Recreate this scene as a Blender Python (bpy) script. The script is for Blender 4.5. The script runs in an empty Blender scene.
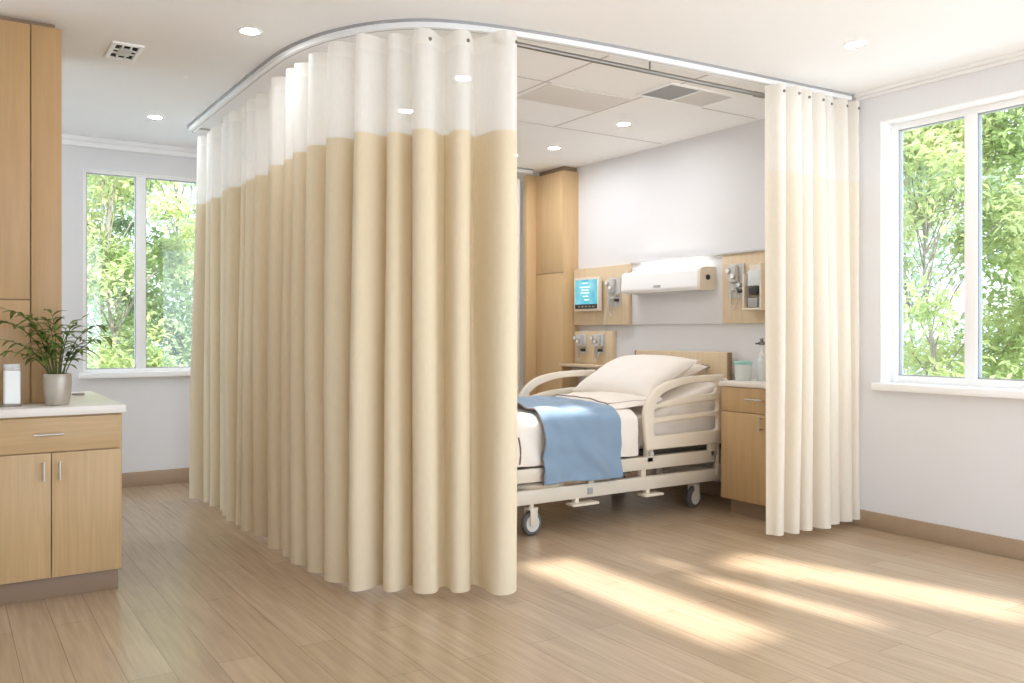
import bpy, bmesh, math, random
from mathutils import Vector, Matrix, noise
import numpy as np
PI = math.pi
scn = bpy.context.scene
col = scn.collection
random.seed(7)

# ---------------------------------------------------------------- materials
def lin(c):
    c = c / 255.0
    return c / 12.92 if c <= 0.04045 else ((c + 0.055) / 1.055) ** 2.4
def L(rgb):
    return (lin(rgb[0]), lin(rgb[1]), lin(rgb[2]), 1.0)
def new_mat(name):
    m = bpy.data.materials.new(name); m.use_nodes = True
    nt = m.node_tree
    return m, nt, nt.nodes['Principled BSDF']
def plain(name, rgb, rough=0.5, metal=0.0, var=0.03, scale=8.0, bump=0.0, bscale=200.0, spec=0.5, coat=0.0, sheen=0.0):
    m, nt, b = new_mat(name)
    n = nt.nodes; l = nt.links
    tc = n.new('ShaderNodeTexCoord')
    ns = n.new('ShaderNodeTexNoise'); ns.inputs['Scale'].default_value = scale; ns.inputs['Detail'].default_value = 3
    l.new(tc.outputs['Object'], ns.inputs['Vector'])
    mx = n.new('ShaderNodeMix'); mx.data_type = 'RGBA'
    c = L(rgb)
    mx.inputs[6].default_value = tuple(max(0, v * (1 - var)) for v in c[:3]) + (1,)
    mx.inputs[7].default_value = tuple(min(1, v * (1 + var)) for v in c[:3]) + (1,)
    l.new(ns.outputs['Fac'], mx.inputs[0]); l.new(mx.outputs[2], b.inputs['Base Color'])
    b.inputs['Roughness'].default_value = rough; b.inputs['Metallic'].default_value = metal
    b.inputs['Specular IOR Level'].default_value = spec
    b.inputs['Coat Weight'].default_value = coat
    b.inputs['Sheen Weight'].default_value = sheen
    if bump:
        n2 = n.new('ShaderNodeTexNoise'); n2.inputs['Scale'].default_value = bscale
        l.new(tc.outputs['Object'], n2.inputs['Vector'])
        bp = n.new('ShaderNodeBump'); bp.inputs['Strength'].default_value = bump; bp.inputs['Distance'].default_value = 0.002
        l.new(n2.outputs['Fac'], bp.inputs['Height']); l.new(bp.outputs['Normal'], b.inputs['Normal'])
    return m
def wood(name, rgb, axis='Z', rough=0.42, var=0.10):
    m, nt, b = new_mat(name); n = nt.nodes; l = nt.links
    tc = n.new('ShaderNodeTexCoord'); mp = n.new('ShaderNodeMapping')
    sc = {'X': (1.2, 28, 28), 'Y': (28, 1.2, 28), 'Z': (28, 28, 1.2)}[axis]
    mp.inputs['Scale'].default_value = sc
    l.new(tc.outputs['Object'], mp.inputs['Vector'])
    ns = n.new('ShaderNodeTexNoise'); ns.inputs['Scale'].default_value = 1.6; ns.inputs['Detail'].default_value = 5; ns.inputs['Distortion'].default_value = 0.6
    l.new(mp.outputs['Vector'], ns.inputs['Vector'])
    n2 = n.new('ShaderNodeTexNoise'); n2.inputs['Scale'].default_value = 9; n2.inputs['Detail'].default_value = 2
    l.new(mp.outputs['Vector'], n2.inputs['Vector'])
    ad = n.new('ShaderNodeMath'); ad.operation = 'MULTIPLY_ADD'; ad.inputs[1].default_value = 0.35
    l.new(n2.outputs['Fac'], ad.inputs[0]); l.new(ns.outputs['Fac'], ad.inputs[2])
    cr = n.new('ShaderNodeValToRGB'); c = L(rgb)
    cr.color_ramp.elements[0].position = 0.4; cr.color_ramp.elements[1].position = 0.95
    cr.color_ramp.elements[0].color = tuple(v * (1 - var * k) for v, k in zip(c[:3], (1, 1.2, 1.5))) + (1,)
    cr.color_ramp.elements[1].color = tuple(min(1, v * (1 + var)) for v in c[:3]) + (1,)
    l.new(ad.outputs[0], cr.inputs['Fac']); l.new(cr.outputs['Color'], b.inputs['Base Color'])
    b.inputs['Roughness'].default_value = rough
    return m
def floor_mat():
    m, nt, b = new_mat('vinyl_plank'); n = nt.nodes; l = nt.links
    tc = n.new('ShaderNodeTexCoord'); mp = n.new('ShaderNodeMapping')
    mp.inputs['Rotation'].default_value = (0, 0, PI / 2)
    mp.inputs['Location'].default_value = (0.3, 0.066, 0)
    l.new(tc.outputs['Object'], mp.inputs['Vector'])
    br = n.new('ShaderNodeTexBrick')
    br.inputs['Scale'].default_value = 1.0; br.inputs['Brick Width'].default_value = 1.25; br.inputs['Row Height'].default_value = 0.152
    br.inputs['Mortar Size'].default_value = 0.0016; br.inputs['Mortar Smooth'].default_value = 0.3; br.offset = 0.37
    c1 = L((189, 166, 139)); c2 = L((179, 155, 127))
    br.inputs['Color1'].default_value = c1; br.inputs['Color2'].default_value = c2; br.inputs['Mortar'].default_value = L((146, 124, 102))
    l.new(mp.outputs['Vector'], br.inputs['Vector'])
    m2 = n.new('ShaderNodeMapping'); m2.inputs['Scale'].default_value = (34, 1.6, 1)
    l.new(tc.outputs['Object'], m2.inputs['Vector'])
    ns = n.new('ShaderNodeTexNoise'); ns.inputs['Scale'].default_value = 1.5; ns.inputs['Detail'].default_value = 6; ns.inputs['Distortion'].default_value = 0.4
    l.new(m2.outputs['Vector'], ns.inputs['Vector'])
    rp = n.new('ShaderNodeMapRange'); rp.inputs['From Min'].default_value = 0.3; rp.inputs['From Max'].default_value = 0.7
    rp.inputs['To Min'].default_value = 0.86; rp.inputs['To Max'].default_value = 1.1
    l.new(ns.outputs['Fac'], rp.inputs['Value'])
    mx = n.new('ShaderNodeMix'); mx.data_type = 'RGBA'; mx.blend_type = 'MULTIPLY'; mx.inputs[0].default_value = 1
    l.new(br.outputs['Color'], mx.inputs[6]); l.new(rp.outputs['Result'], mx.inputs[7])
    l.new(mx.outputs[2], b.inputs['Base Color'])
    b.inputs['Roughness'].default_value = 0.26; b.inputs['Specular IOR Level'].default_value = 0.5
    bp = n.new('ShaderNodeBump'); bp.inputs['Strength'].default_value = 0.12; bp.inputs['Distance'].default_value = 0.001
    l.new(br.outputs['Fac'], bp.inputs['Height']); bp.invert = True
    l.new(bp.outputs['Normal'], b.inputs['Normal'])
    return m
def cloth(name, rgb, trans=0.3, alpha=1.0, weave=900.0, trgb=None):
    m, nt, b = new_mat(name); n = nt.nodes; l = nt.links
    tc = n.new('ShaderNodeTexCoord'); ns = n.new('ShaderNodeTexNoise'); ns.inputs['Scale'].default_value = 90; ns.inputs['Detail'].default_value = 4
    mp = n.new('ShaderNodeMapping'); mp.inputs['Scale'].default_value = (1, 1, 0.25)
    l.new(tc.outputs['Object'], mp.inputs['Vector']); l.new(mp.outputs['Vector'], ns.inputs['Vector'])
    mx = n.new('ShaderNodeMix'); mx.data_type = 'RGBA'; c = L(rgb)
    mx.inputs[6].default_value = tuple(v * 0.95 for v in c[:3]) + (1,); mx.inputs[7].default_value = tuple(min(1, v * 1.05) for v in c[:3]) + (1,)
    l.new(ns.outputs['Fac'], mx.inputs[0])
    df = n.new('ShaderNodeBsdfDiffuse'); tr = n.new('ShaderNodeBsdfTranslucent')
    l.new(mx.outputs[2], df.inputs['Color'])
    if trgb: tr.inputs['Color'].default_value = L(trgb)
    else: l.new(mx.outputs[2], tr.inputs['Color'])
    ms = n.new('ShaderNodeMixShader'); ms.inputs[0].default_value = trans
    l.new(df.outputs[0], ms.inputs[1]); l.new(tr.outputs[0], ms.inputs[2])
    out = n['Material Output']; last = ms
    if alpha < 1:
        tp = n.new('ShaderNodeBsdfTransparent'); m2 = n.new('ShaderNodeMixShader'); m2.inputs[0].default_value = alpha
        l.new(tp.outputs[0], m2.inputs[1]); l.new(ms.outputs[0], m2.inputs[2]); last = m2
    l.new(last.outputs[0], out.inputs['Surface'])
    n.remove(b)
    return m
def thin_glass(name, tint=(250, 253, 252), refl=0.05, rough=0.02):
    m, nt, b = new_mat(name); n = nt.nodes; l = nt.links; n.remove(b)
    tp = n.new('ShaderNodeBsdfTransparent'); tp.inputs['Color'].default_value = L(tint)
    gl = n.new('ShaderNodeBsdfGlossy'); gl.inputs['Roughness'].default_value = rough
    lw = n.new('ShaderNodeLayerWeight'); lw.inputs['Blend'].default_value = 0.12
    mu = n.new('ShaderNodeMath'); mu.operation = 'MULTIPLY_ADD'; mu.inputs[1].default_value = 0.5; mu.inputs[2].default_value = refl
    l.new(lw.outputs['Fresnel'], mu.inputs[0])
    ms = n.new('ShaderNodeMixShader'); l.new(mu.outputs[0], ms.inputs[0])
    l.new(tp.outputs[0], ms.inputs[1]); l.new(gl.outputs[0], ms.inputs[2])
    l.new(ms.outputs[0], n['Material Output'].inputs['Surface'])
    return m
def emit(name, rgb, strength):
    m, nt, b = new_mat(name)
    b.inputs['Base Color'].default_value = L(rgb)
    b.inputs['Emission Color'].default_value = L(rgb); b.inputs['Emission Strength'].default_value = strength
    return m
def leaf_mat(name, rgb_a, rgb_b, trans=0.4, scale=3.0, rough=0.45):
    m, nt, b = new_mat(name); n = nt.nodes; l = nt.links
    tc = n.new('ShaderNodeTexCoord'); ns = n.new('ShaderNodeTexNoise'); ns.inputs['Scale'].default_value = scale; ns.inputs['Detail'].default_value = 4
    l.new(tc.outputs['Object'], ns.inputs['Vector'])
    cr = n.new('ShaderNodeValToRGB'); cr.color_ramp.elements[0].position = 0.35; cr.color_ramp.elements[1].position = 0.65
    cr.color_ramp.elements[0].color = L(rgb_a); cr.color_ramp.elements[1].color = L(rgb_b)
    l.new(ns.outputs['Fac'], cr.inputs['Fac']); l.new(cr.outputs['Color'], b.inputs['Base Color'])
    b.inputs['Roughness'].default_value = rough
    tr = n.new('ShaderNodeBsdfTranslucent'); l.new(cr.outputs['Color'], tr.inputs['Color'])
    ms = n.new('ShaderNodeMixShader'); ms.inputs[0].default_value = trans
    l.new(b.outputs[0], ms.inputs[1]); l.new(tr.outputs[0], ms.inputs[2])
    l.new(ms.outputs[0], n['Material Output'].inputs['Surface'])
    return m
def screen_mat():
    m, nt, b = new_mat('monitor_screen'); n = nt.nodes; l = nt.links
    tc = n.new('ShaderNodeTexCoord'); mp = n.new('ShaderNodeMapping'); mp.inputs['Scale'].default_value = (1, 7, 5)
    l.new(tc.outputs['Object'], mp.inputs['Vector'])
    ns = n.new('ShaderNodeTexNoise'); ns.inputs['Scale'].default_value = 1.4; ns.inputs['Detail'].default_value = 3
    l.new(mp.outputs['Vector'], ns.inputs['Vector'])
    cr = n.new('ShaderNodeValToRGB'); cr.color_ramp.elements[0].position = 0.35; cr.color_ramp.elements[1].position = 0.7
    cr.color_ramp.elements[0].color = L((60, 178, 205)); cr.color_ramp.elements[1].color = L((150, 222, 232))
    l.new(ns.outputs['Fac'], cr.inputs['Fac']); l.new(cr.outputs['Color'], b.inputs['Emission Color'])
    b.inputs['Base Color'].default_value = (0.02, 0.03, 0.03, 1); b.inputs['Emission Strength'].default_value = SCREEN
    b.inputs['Roughness'].default_value = 0.2
    return m

EXPO = 0.0
SCREEN = 0.42
M = {}
M['floor'] = floor_mat()
M['wall'] = plain('wall_paint', (229, 229, 231), 0.85, var=0.01, bump=0.05, bscale=350)
M['ceiling'] = plain('ceiling_paint', (248, 248, 248), 0.9, var=0.01)
M['white'] = plain('white_trim', (250, 250, 250), 0.4, var=0.01)
M['base'] = plain('taupe_baseboard', (170, 147, 122), 0.5, var=0.06, scale=20)
M['wood'] = wood('maple_laminate', (200, 170, 126))
M['woodx'] = wood('maple_laminate_cross', (200, 170, 126), 'X')
M['woody'] = wood('pale_maple_panel', (222, 202, 170), 'Z', var=0.06)
M['woodtall'] = wood('tan_maple_panel', (190, 155, 110), 'Z', var=0.07)
M['woodgold'] = wood('golden_maple', (208, 178, 135), 'Z', var=0.06)
M['quartz'] = plain('white_quartz', (240, 235, 228), 0.32, var=0.02, scale=30, coat=0.0)
M['toe'] = plain('toe_kick_brown', (150, 126, 104), 0.5, var=0.05)
M['chrome'] = plain('brushed_steel', (205, 203, 200), 0.28, 1.0, var=0.04, scale=60)
M['chrome_dark'] = plain('aged_steel', (150, 145, 140), 0.35, 1.0, var=0.06, scale=60)
M['alu'] = plain('aluminium_track', (178, 178, 180), 0.4, 0.6, var=0.03)
M['fabric'] = cloth('beige_curtain_cloth', (231, 218, 191), trans=0.13, trgb=(235, 214, 178))
M['mesh'] = cloth('white_curtain_mesh', (252, 250, 246), trans=0.35, alpha=0.76)
M['meshr'] = cloth('dense_curtain_mesh', (250, 246, 238), trans=0.4, alpha=0.93)
M['fabricr'] = cloth('cream_curtain_cloth', (244, 236, 221), trans=0.25)
M['heading'] = cloth('curtain_heading_tape', (250, 248, 243), trans=0.4, alpha=0.82)
M['plastic'] = plain('cream_plastic', (233, 223, 206), 0.38, var=0.015)
M['frame'] = plain('cream_enamel', (226, 217, 201), 0.35, var=0.015)
M['plastic_dark'] = plain('charcoal_plastic', (62, 58, 55), 0.5)
M['rubber'] = plain('grey_rubber', (95, 93, 92), 0.7)
M['wheel'] = plain('pale_wheel_plastic', (220, 216, 210), 0.4)
M['linen'] = plain('white_linen', (243, 236, 228), 0.9, var=0.02, bump=0.15, bscale=500, spec=0.2, sheen=0.15)
M['linen2'] = plain('warm_white_linen', (238, 229, 219), 0.9, var=0.02, bump=0.15, bscale=500, spec=0.2)
M['piping'] = plain('taupe_piping', (128, 112, 104), 0.8)
M['blue'] = plain('blue_blanket', (139, 163, 187), 0.95, var=0.06, scale=300, bump=0.4, bscale=700, spec=0.15, sheen=0.25)
M['matt'] = plain('mattress_cover', (236, 229, 219), 0.8, var=0.02)
M['ceramic'] = plain('silvery_glaze', (190, 182, 170), 0.28, 0.25, var=0.18, scale=14)
M['soil'] = plain('potting_soil', (60, 45, 34), 0.95, var=0.3, scale=60)
M['leaf'] = leaf_mat('houseplant_leaf', (78, 106, 44), (136, 158, 78), 0.25, 14)
M['stem'] = plain('plant_stem', (92, 104, 52), 0.6)
M['glass'] = thin_glass('window_glass')
M['clear'] = thin_glass('clear_glass', (250, 250, 249), 0.06)
M['frost'] = plain('frosted_wax', (248, 245, 240), 0.5, var=0.04, scale=40)
M['lamp'] = emit('downlight_lens', (250, 252, 255), 80.0)
M['lampbay'] = emit('bay_downlight_lens', (250, 251, 255), 135.0)
M['readlamp'] = emit('reading_lamp_diffuser', (255, 250, 242), 1.8)
M['grey'] = plain('grey_plastic', (165, 166, 166), 0.45)
M['lightgrey'] = plain('light_grey_plastic', (205, 205, 203), 0.45)
M['black'] = plain('cavity_shade', (32, 30, 28), 0.8)
M['teal'] = plain('teal_plastic', (150, 208, 202), 0.4)
M['paleblue'] = plain('pale_blue_plastic', (222, 231, 233), 0.3)
M['steelblue'] = plain('blue_grey_plastic', (96, 130, 150), 0.4)
M['screen'] = screen_mat()
M['tile'] = plain('perforated_tile', (228, 225, 221), 0.9, var=0.10, scale=160)
M['seam'] = plain('ceiling_seam', (205, 201, 196), 0.9)
M['ground'] = plain('outdoor_ground', (196, 201, 206), 0.95, var=0.08, scale=1.5)
M['bark'] = plain('tree_bark', (140, 130, 118), 0.9, var=0.25, scale=18)
M['leafA'] = leaf_mat('tree_leaf_yellow_green', (152, 172, 108), (216, 220, 164), 0.5, 1.3, 0.7)
M['leafB'] = leaf_mat('tree_leaf_haze_green', (166, 186, 156), (214, 224, 200), 0.5, 1.3, 0.7)  # far trees: distance haze is put into this paler leaf colour
M['leafC'] = leaf_mat('tree_leaf_mid_green', (128, 152, 100), (196, 208, 160), 0.5, 1.3, 0.7)

# ---------------------------------------------------------------- mesh helpers
class MB:
    def __init__(s): s.bm = bmesh.new()
    def box(s, x0, x1, y0, y1, z0, z1, bev=0.0, seg=2, mtx=None):
        r = bmesh.ops.create_cube(s.bm, size=1.0)
        vs = r['verts']
        T = Matrix.Translation(((x0+x1)/2, (y0+y1)/2, (z0+z1)/2)) @ Matrix.Diagonal((abs(x1-x0), abs(y1-y0), abs(z1-z0), 1))
        bmesh.ops.transform(s.bm, matrix=T, verts=vs)
        if bev > 0:
            es = list({e for v in vs for e in v.link_edges})
            r2 = bmesh.ops.bevel(s.bm, geom=es, offset=bev, segments=seg, affect='EDGES', profile=0.5)
            vs = list({v for f in r2['faces'] for v in f.verts} | {v for v in vs if v.is_valid})
        if mtx is not None: bmesh.ops.transform(s.bm, matrix=mtx, verts=vs)
        return s
    def cyl(s, p, q, r, n=16, r2=None, cap=True):
        p, q = Vector(p), Vector(q); d = q - p
        rot = d.to_track_quat('Z', 'Y').to_matrix().to_4x4()
        T = Matrix.Translation((p + q) / 2) @ rot
        bmesh.ops.create_cone(s.bm, cap_ends=cap, segments=n, radius1=r, radius2=r if r2 is None else r2, depth=d.length, matrix=T)
        return s
    def lathe(s, prof, c=(0, 0, 0), n=28, axis=None):
        rings = []
        R = Matrix.Identity(3) if axis is None else Vector(axis).to_track_quat('Z', 'Y').to_matrix()
        for r, z in prof:
            if r <= 1e-6: rings.append([s.bm.verts.new(Vector(c) + R @ Vector((0, 0, z)))])
            else: rings.append([s.bm.verts.new(Vector(c) + R @ Vector((r*math.cos(2*PI*k/n), r*math.sin(2*PI*k/n), z))) for k in range(n)])
        for a, b in zip(rings, rings[1:]):
            for k in range(n):
                k2 = (k + 1) % n
                if len(a) == 1 and len(b) == 1: break
                if len(a) == 1: s.bm.faces.new((a[0], b[k2], b[k])) if False else s.bm.faces.new((a[0], b[k], b[k2]))
                elif len(b) == 1: s.bm.faces.new((a[k], a[k2], b[0]))
                else: s.bm.faces.new((a[k], a[k2], b[k2], b[k]))
        return s
    def tube(s, pts, r, n=8, cap=True):
        pts = [Vector(p) for p in pts]; rings = []
        up = Vector((0, 0, 1))
        for i, p in enumerate(pts):
            d = (pts[min(i+1, len(pts)-1)] - pts[max(i-1, 0)]).normalized()
            a = d.cross(up)
            if a.length < 1e-3: a = d.cross(Vector((1, 0, 0)))
            a.normalize(); b = a.cross(d).normalized()
            rr = r[i] if isinstance(r, (list, tuple)) else r
            rings.append([s.bm.verts.new(p + rr*(math.cos(2*PI*k/n)*a + math.sin(2*PI*k/n)*b)) for k in range(n)])
        for a, b in zip(rings, rings[1:]):
            for k in range(n): s.bm.faces.new((a[k], a[(k+1) % n], b[(k+1) % n], b[k]))
        if cap:
            s.bm.faces.new(rings[0][::-1]); s.bm.faces.new(rings[-1])
        return s
    def sweep(s, path, prof):
        """horizontal sweep: path of (x,y), profile of (offset, z)"""
        P = [Vector((a, b)) for a, b in path]; rings = []
        for i, p in enumerate(P):
            d = (P[min(i+1, len(P)-1)] - P[max(i-1, 0)]).normalized(); nrm = Vector((d.y, -d.x))
            rings.append([s.bm.verts.new((p.x + nrm.x*o, p.y + nrm.y*o, z)) for o, z in prof])
        n = len(prof)
        for a, b in zip(rings, rings[1:]):
            for k in range(n): s.bm.faces.new((a[k], a[(k+1) % n], b[(k+1) % n], b[k]))
        s.bm.faces.new(rings[0][::-1]); s.bm.faces.new(rings[-1])
        return s
    def grid(s, rows, closed=False):
        V = [[s.bm.verts.new(p) for p in r] for r in rows]
        for a, b in zip(V, V[1:]):
            for k in range(len(a) - 1): s.bm.faces.new((a[k], a[k+1], b[k+1], b[k]))
        return s
    def build(s, name, m, parent=None, smooth=True, ang=40, loc=None):
        bmesh.ops.recalc_face_normals(s.bm, faces=s.bm.faces[:])
        me = bpy.data.meshes.new(name); s.bm.to_mesh(me); s.bm.free()
        return link(name, me, m, parent, smooth, ang, loc)
def link(name, me, m, parent=None, smooth=True, ang=40, loc=None):
    if m is not None:
        for k in (m if isinstance(m, (list, tuple)) else [m]): me.materials.append(k)
    if smooth and len(me.polygons):
        me.polygons.foreach_set('use_smooth', [True] * len(me.polygons))
        me.set_sharp_from_angle(angle=math.radians(ang))
    o = bpy.data.objects.new(name, me); col.objects.link(o)
    if parent is not None: o.parent = parent; o.matrix_parent_inverse = parent_inv(parent)
    return o
def parent_inv(p):
    return Matrix.Translation(-root_loc(p))
def root_loc(p):
    # parts are modelled in world space; things are unrotated empties, parts sit at the origin
    v = Vector((0, 0, 0)); q = p
    while q is not None:
        v += Vector(q.location) + q.matrix_parent_inverse.translation; q = q.parent
    return v
def thing(name, label, cat, loc=(0, 0, 0), group=None):
    o = bpy.data.objects.new(name, None); col.objects.link(o); o.location = loc; o.empty_display_size = 0.1
    return tag(o, label, cat, group)
def tag(o, label, cat, group=None, kind=None):
    o['label'] = label; o['category'] = cat
    if group: o['group'] = group
    if kind: o['kind'] = kind
    return o
def struct(o):
    o['kind'] = 'structure'; return o
def copy_tree(o, parent=None):
    c = o.copy(); col.objects.link(c)
    if parent is not None:
        pi = o.matrix_parent_inverse.copy(); c.parent = parent; c.matrix_parent_inverse = pi
    for ch in list(o.children): copy_tree(ch, c)
    return c
def plate(name, splines, thick, bev, m, parent, place):
    """flat shape with holes from closed outlines, rounded edges; place maps (u,v,w) to world"""
    cu = bpy.data.curves.new(name, 'CURVE'); cu.dimensions = '2D'; cu.fill_mode = 'BOTH'
    cu.extrude = thick / 2 - bev; cu.bevel_depth = bev; cu.bevel_resolution = 2; cu.offset = -bev
    for pts in splines:
        sp = cu.splines.new('POLY'); sp.points.add(len(pts) - 1)
        for p, q in zip(sp.points, pts): p.co = (q[0], q[1], 0, 1)
        sp.use_cyclic_u = True
    tmp = bpy.data.objects.new(name + '_tmp', cu); col.objects.link(tmp)
    dg = bpy.context.evaluated_depsgraph_get()
    me = bpy.data.meshes.new_from_object(tmp.evaluated_get(dg))
    bpy.data.objects.remove(tmp); bpy.data.curves.remove(cu)
    me.name = name
    for v in me.vertices: v.co = place(*v.co)
    bm = bmesh.new(); bm.from_mesh(me); bmesh.ops.remove_doubles(bm, verts=bm.verts[:], dist=1e-5); bmesh.ops.recalc_face_normals(bm, faces=bm.faces[:]); bm.to_mesh(me); bm.free()
    me.materials.clear()
    return link(name, me, m, parent, True, 35)
def rounded(pts, r, n=6):
    """round the corners of a closed polygon"""
    out = []; N = len(pts)
    for i in range(N):
        p0, p, p1 = Vector(pts[i-1]), Vector(pts[i]), Vector(pts[(i+1) % N])
        a = (p0 - p); b = (p1 - p); rr = min(r if not isinstance(r, (list, tuple)) else r[i], a.length*0.49, b.length*0.49)
        a = p + a.normalized()*rr; b = p + b.normalized()*rr
        for k in range(n + 1):
            t = k / n
            out.append(tuple((1-t)**2*a + 2*t*(1-t)*p + t*t*b))
    return out
def catmull(pts, n=8):
    P = [Vector(p) for p in pts]; P = [2*P[0]-P[1]] + P + [2*P[-1]-P[-2]]; out = []
    for i in range(1, len(P) - 2):
        for k in range(n):
            t = k / n
            out.append(0.5*((2*P[i]) + (-P[i-1]+P[i+1])*t + (2*P[i-1]-5*P[i]+4*P[i+1]-P[i+2])*t*t + (-P[i-1]+3*P[i]-3*P[i+1]+P[i+2])*t**3))
    out.append(P[-2]); return out

# ---------------------------------------------------------------- room shell
XW, YB, CH = 4.81, 7.36, 2.70
X0, Y0 = -1.6, -1.8
struct(MB().box(X0, XW + .18, Y0, YB + .18, -0.12, 0).build('floor', M['floor'], None, False))
# ceiling with added openings, out of view, cut to shape the sun patches
SUN_EL, DRIFT = math.radians(42), 0.08
SH = (CH + 0.1) / math.tan(SUN_EL)
def slot(cx, cy, w, ln, rot):
    """outline of an added ceiling opening whose sun patch is centred at (cx, cy) on the floor"""
    ox, oy = cx - DRIFT*SH, cy - SH
    c, s = math.cos(rot), math.sin(rot)
    return [(ox + c*u - s*v, oy + s*u + c*v) for u, v in ((-w/2, -ln/2), (w/2, -ln/2), (w/2, ln/2), (-w/2, ln/2))]
slots = [slot(2.67, 3.12, .33, 1.5, 0.0), slot(3.73, 2.64, .36, 1.5, math.radians(16)), slot(3.19, 2.72, .13, 1.0, math.radians(9)),
         slot(3.20, 3.42, .07, .35, math.radians(9)),
         [(2.72, 1.97), (3.2, 2.0), (3.22, 2.24), (2.72, 2.22)]]  # last outline is an added opening for the sun highlight on the blanket
def ceiling_place(u, v, w): return Vector((u, v, CH + 0.05 + w))
ceil = plate('ceiling', [[(X0, Y0), (XW + .18, Y0), (XW + .18, YB + .18), (X0, YB + .18)]] + slots, 0.1, 0.0, M['ceiling'], None, ceiling_place)
struct(ceil)
W2 = (2.13, 3.244, 0.90, 2.50)      # window in the right wall: y0 y1 z0 z1
W3 = (-1.5, 1.55)                   # unseen glazing added to throw light in from the right
W1 = (0.903, 1.99, 0.90, 2.463)     # window in the back wall: x0 x1 z0 z1
w = MB()
w.box(XW, XW + .18, Y0, W3[0], 0, CH); w.box(XW, XW + .18, W3[1], W2[0], 0, CH); w.box(XW, XW + .18, W3[0], W3[1], 0, .3); w.box(XW, XW + .18, W3[0], W3[1], 2.55, CH); w.box(XW, XW + .18, W2[1], YB + .18, 0, CH)
w.box(XW, XW + .18, W2[0], W2[1], 0, W2[2]); w.box(XW, XW + .18, W2[0], W2[1], W2[3], CH)
struct(w.build('wall_right', M['wall'], None, False))
w = MB()
w.box(X0, W1[0], YB, YB + .18, 0, CH); w.box(W1[1], XW, YB, YB + .18, 0, CH)
w.box(W1[0], W1[1], YB, YB + .18, 0, W1[2]); w.box(W1[0], W1[1], YB, YB + .18, W1[3], CH)
struct(w.build('wall_back', M['wall'], None, False))
W4 = (5.0, 7.05)                   # unseen window added in the left wall to brighten that side
struct(MB().box(X0 - .15, X0, Y0, W4[0], 0, CH).box(X0 - .15, X0, W4[1], YB + .18, 0, CH).box(X0 - .15, X0, W4[0], W4[1], 0, .3).box(X0 - .15, X0, W4[0], W4[1], 2.5, CH).build('wall_left', M['wall'], None, False))
struct(MB().box(X0 - .15, -.2, Y0 - .15, Y0, 0, CH).build('wall_light_block', M['wall'], None, False))  # unseen partial wall added to hold back light from the front left
struct(MB().box(XW - .016, XW, Y0, YB, 0, .105, .004).build('baseboard_right', M['base']))
struct(MB().box(X0, XW - .02, YB - .016, YB, 0, .115, .004).build('baseboard_back', M['base']))
# stepped cornices
struct(MB().box(XW - .035, XW, Y0, 3.40, CH - .022, CH, .003).box(XW - .018, XW, Y0, 3.40, CH - .042, CH - .022, .003).build('trim_1', M['white']))
struct(MB().box(X0, XW - .04, YB - .04, YB, CH - .035, CH, .003).box(X0, XW - .04, YB - .022, YB, CH - .075, CH - .035, .003).build('trim_2', M['white']))

def window(name, P, u0, u1, z0, z1, mull, face, deep, cas, fw=.045):
    """P maps (u, depth, z) to world box; u along the wall, depth into the wall"""
    def b(mb, a0, a1, d0, d1, c0, c1, bev=.003):
        p, q = P(a0, d0, c0), P(a1, d1, c1)
        mb.box(min(p[0], q[0]), max(p[0], q[0]), min(p[1], q[1]), max(p[1], q[1]), c0, c1, bev)
    fr = MB(); d0, d1 = deep, deep + .06
    b(fr, u0, u0 + fw, d0, d1, z0, z1); b(fr, u1 - fw, u1, d0, d1, z0, z1)
    b(fr, u0 + fw, u1 - fw, d0, d1, z0, z0 + fw); b(fr, u0 + fw, u1 - fw, d0, d1, z1 - fw, z1)
    b(fr, mull - .036, mull + .036, d0, d1, z0 + fw, z1 - fw)
    o = struct(fr.build(name, M['white']))
    for a0, a1 in ((u0 + fw, mull - .036), (mull + .036, u1 - fw)):
        g = MB()  # slim gasket round each pane
        for t in ((a0, a0 + .006, z0 + fw, z1 - fw), (a1 - .006, a1, z0 + fw, z1 - fw), (a0, a1, z0 + fw, z0 + fw + .006), (a0, a1, z1 - fw - .006, z1 - fw)):
            b(g, t[0], t[1], d0 + .012, d0 + .045, t[2], t[3], 0)
        g.build('gasket', M['grey'], o)
        p = MB(); b(p, a0 + .004, a1 - .004, d0 + .026, d0 + .032, z0 + fw + .004, z1 - fw - .004, 0); p.build('pane', M['glass'], o)
    s = MB(); b(s, u0 - cas - .03, u1 + cas + .03, -.05, deep, z0 - .042, z0 + .002, .006); s.build('sill', M['white'], o)
    if cas:
        c = MB(); b(c, u0 - cas, u0, -.014, deep, z0, z1 + cas); b(c, u1, u1 + cas, -.014, deep, z0, z1 + cas); b(c, u0, u1, -.014, deep, z1, z1 + cas)
        c.build('casing', M['white'], o)
    else:
        c = MB(); b(c, u0, u0 + .008, 0, deep, z0, z1, .001); b(c, u1 - .008, u1, 0, deep, z0, z1, .001); b(c, u0 + .008, u1 - .008, 0, deep, z1 - .008, z1, .001)
        c.build('reveal', M['white'], o)
    return o
window('window_1', lambda u, d, z: (u, YB + d, z), W1[0] - .0, W1[1], W1[2], W1[3], 1.32, 'Y', .02, 0, .026)
window('window_2', lambda u, d, z: (XW + d, u, z), W2[0], W2[1], W2[2], W2[3], 2.745, 'X', .11, 0)

window('fill_window_right', lambda u, d, z: (XW + d, u, z), W3[0], W3[1], .3, 2.55, .02, 'X', .11, 0)  # added out of view as a fill light source
window('fill_window_left', lambda u, d, z: (X0 - d, u, z), W4[0], W4[1], .3, 2.5, 6.0, 'X', .08, 0)  # added out of view to light the back left corner

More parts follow.
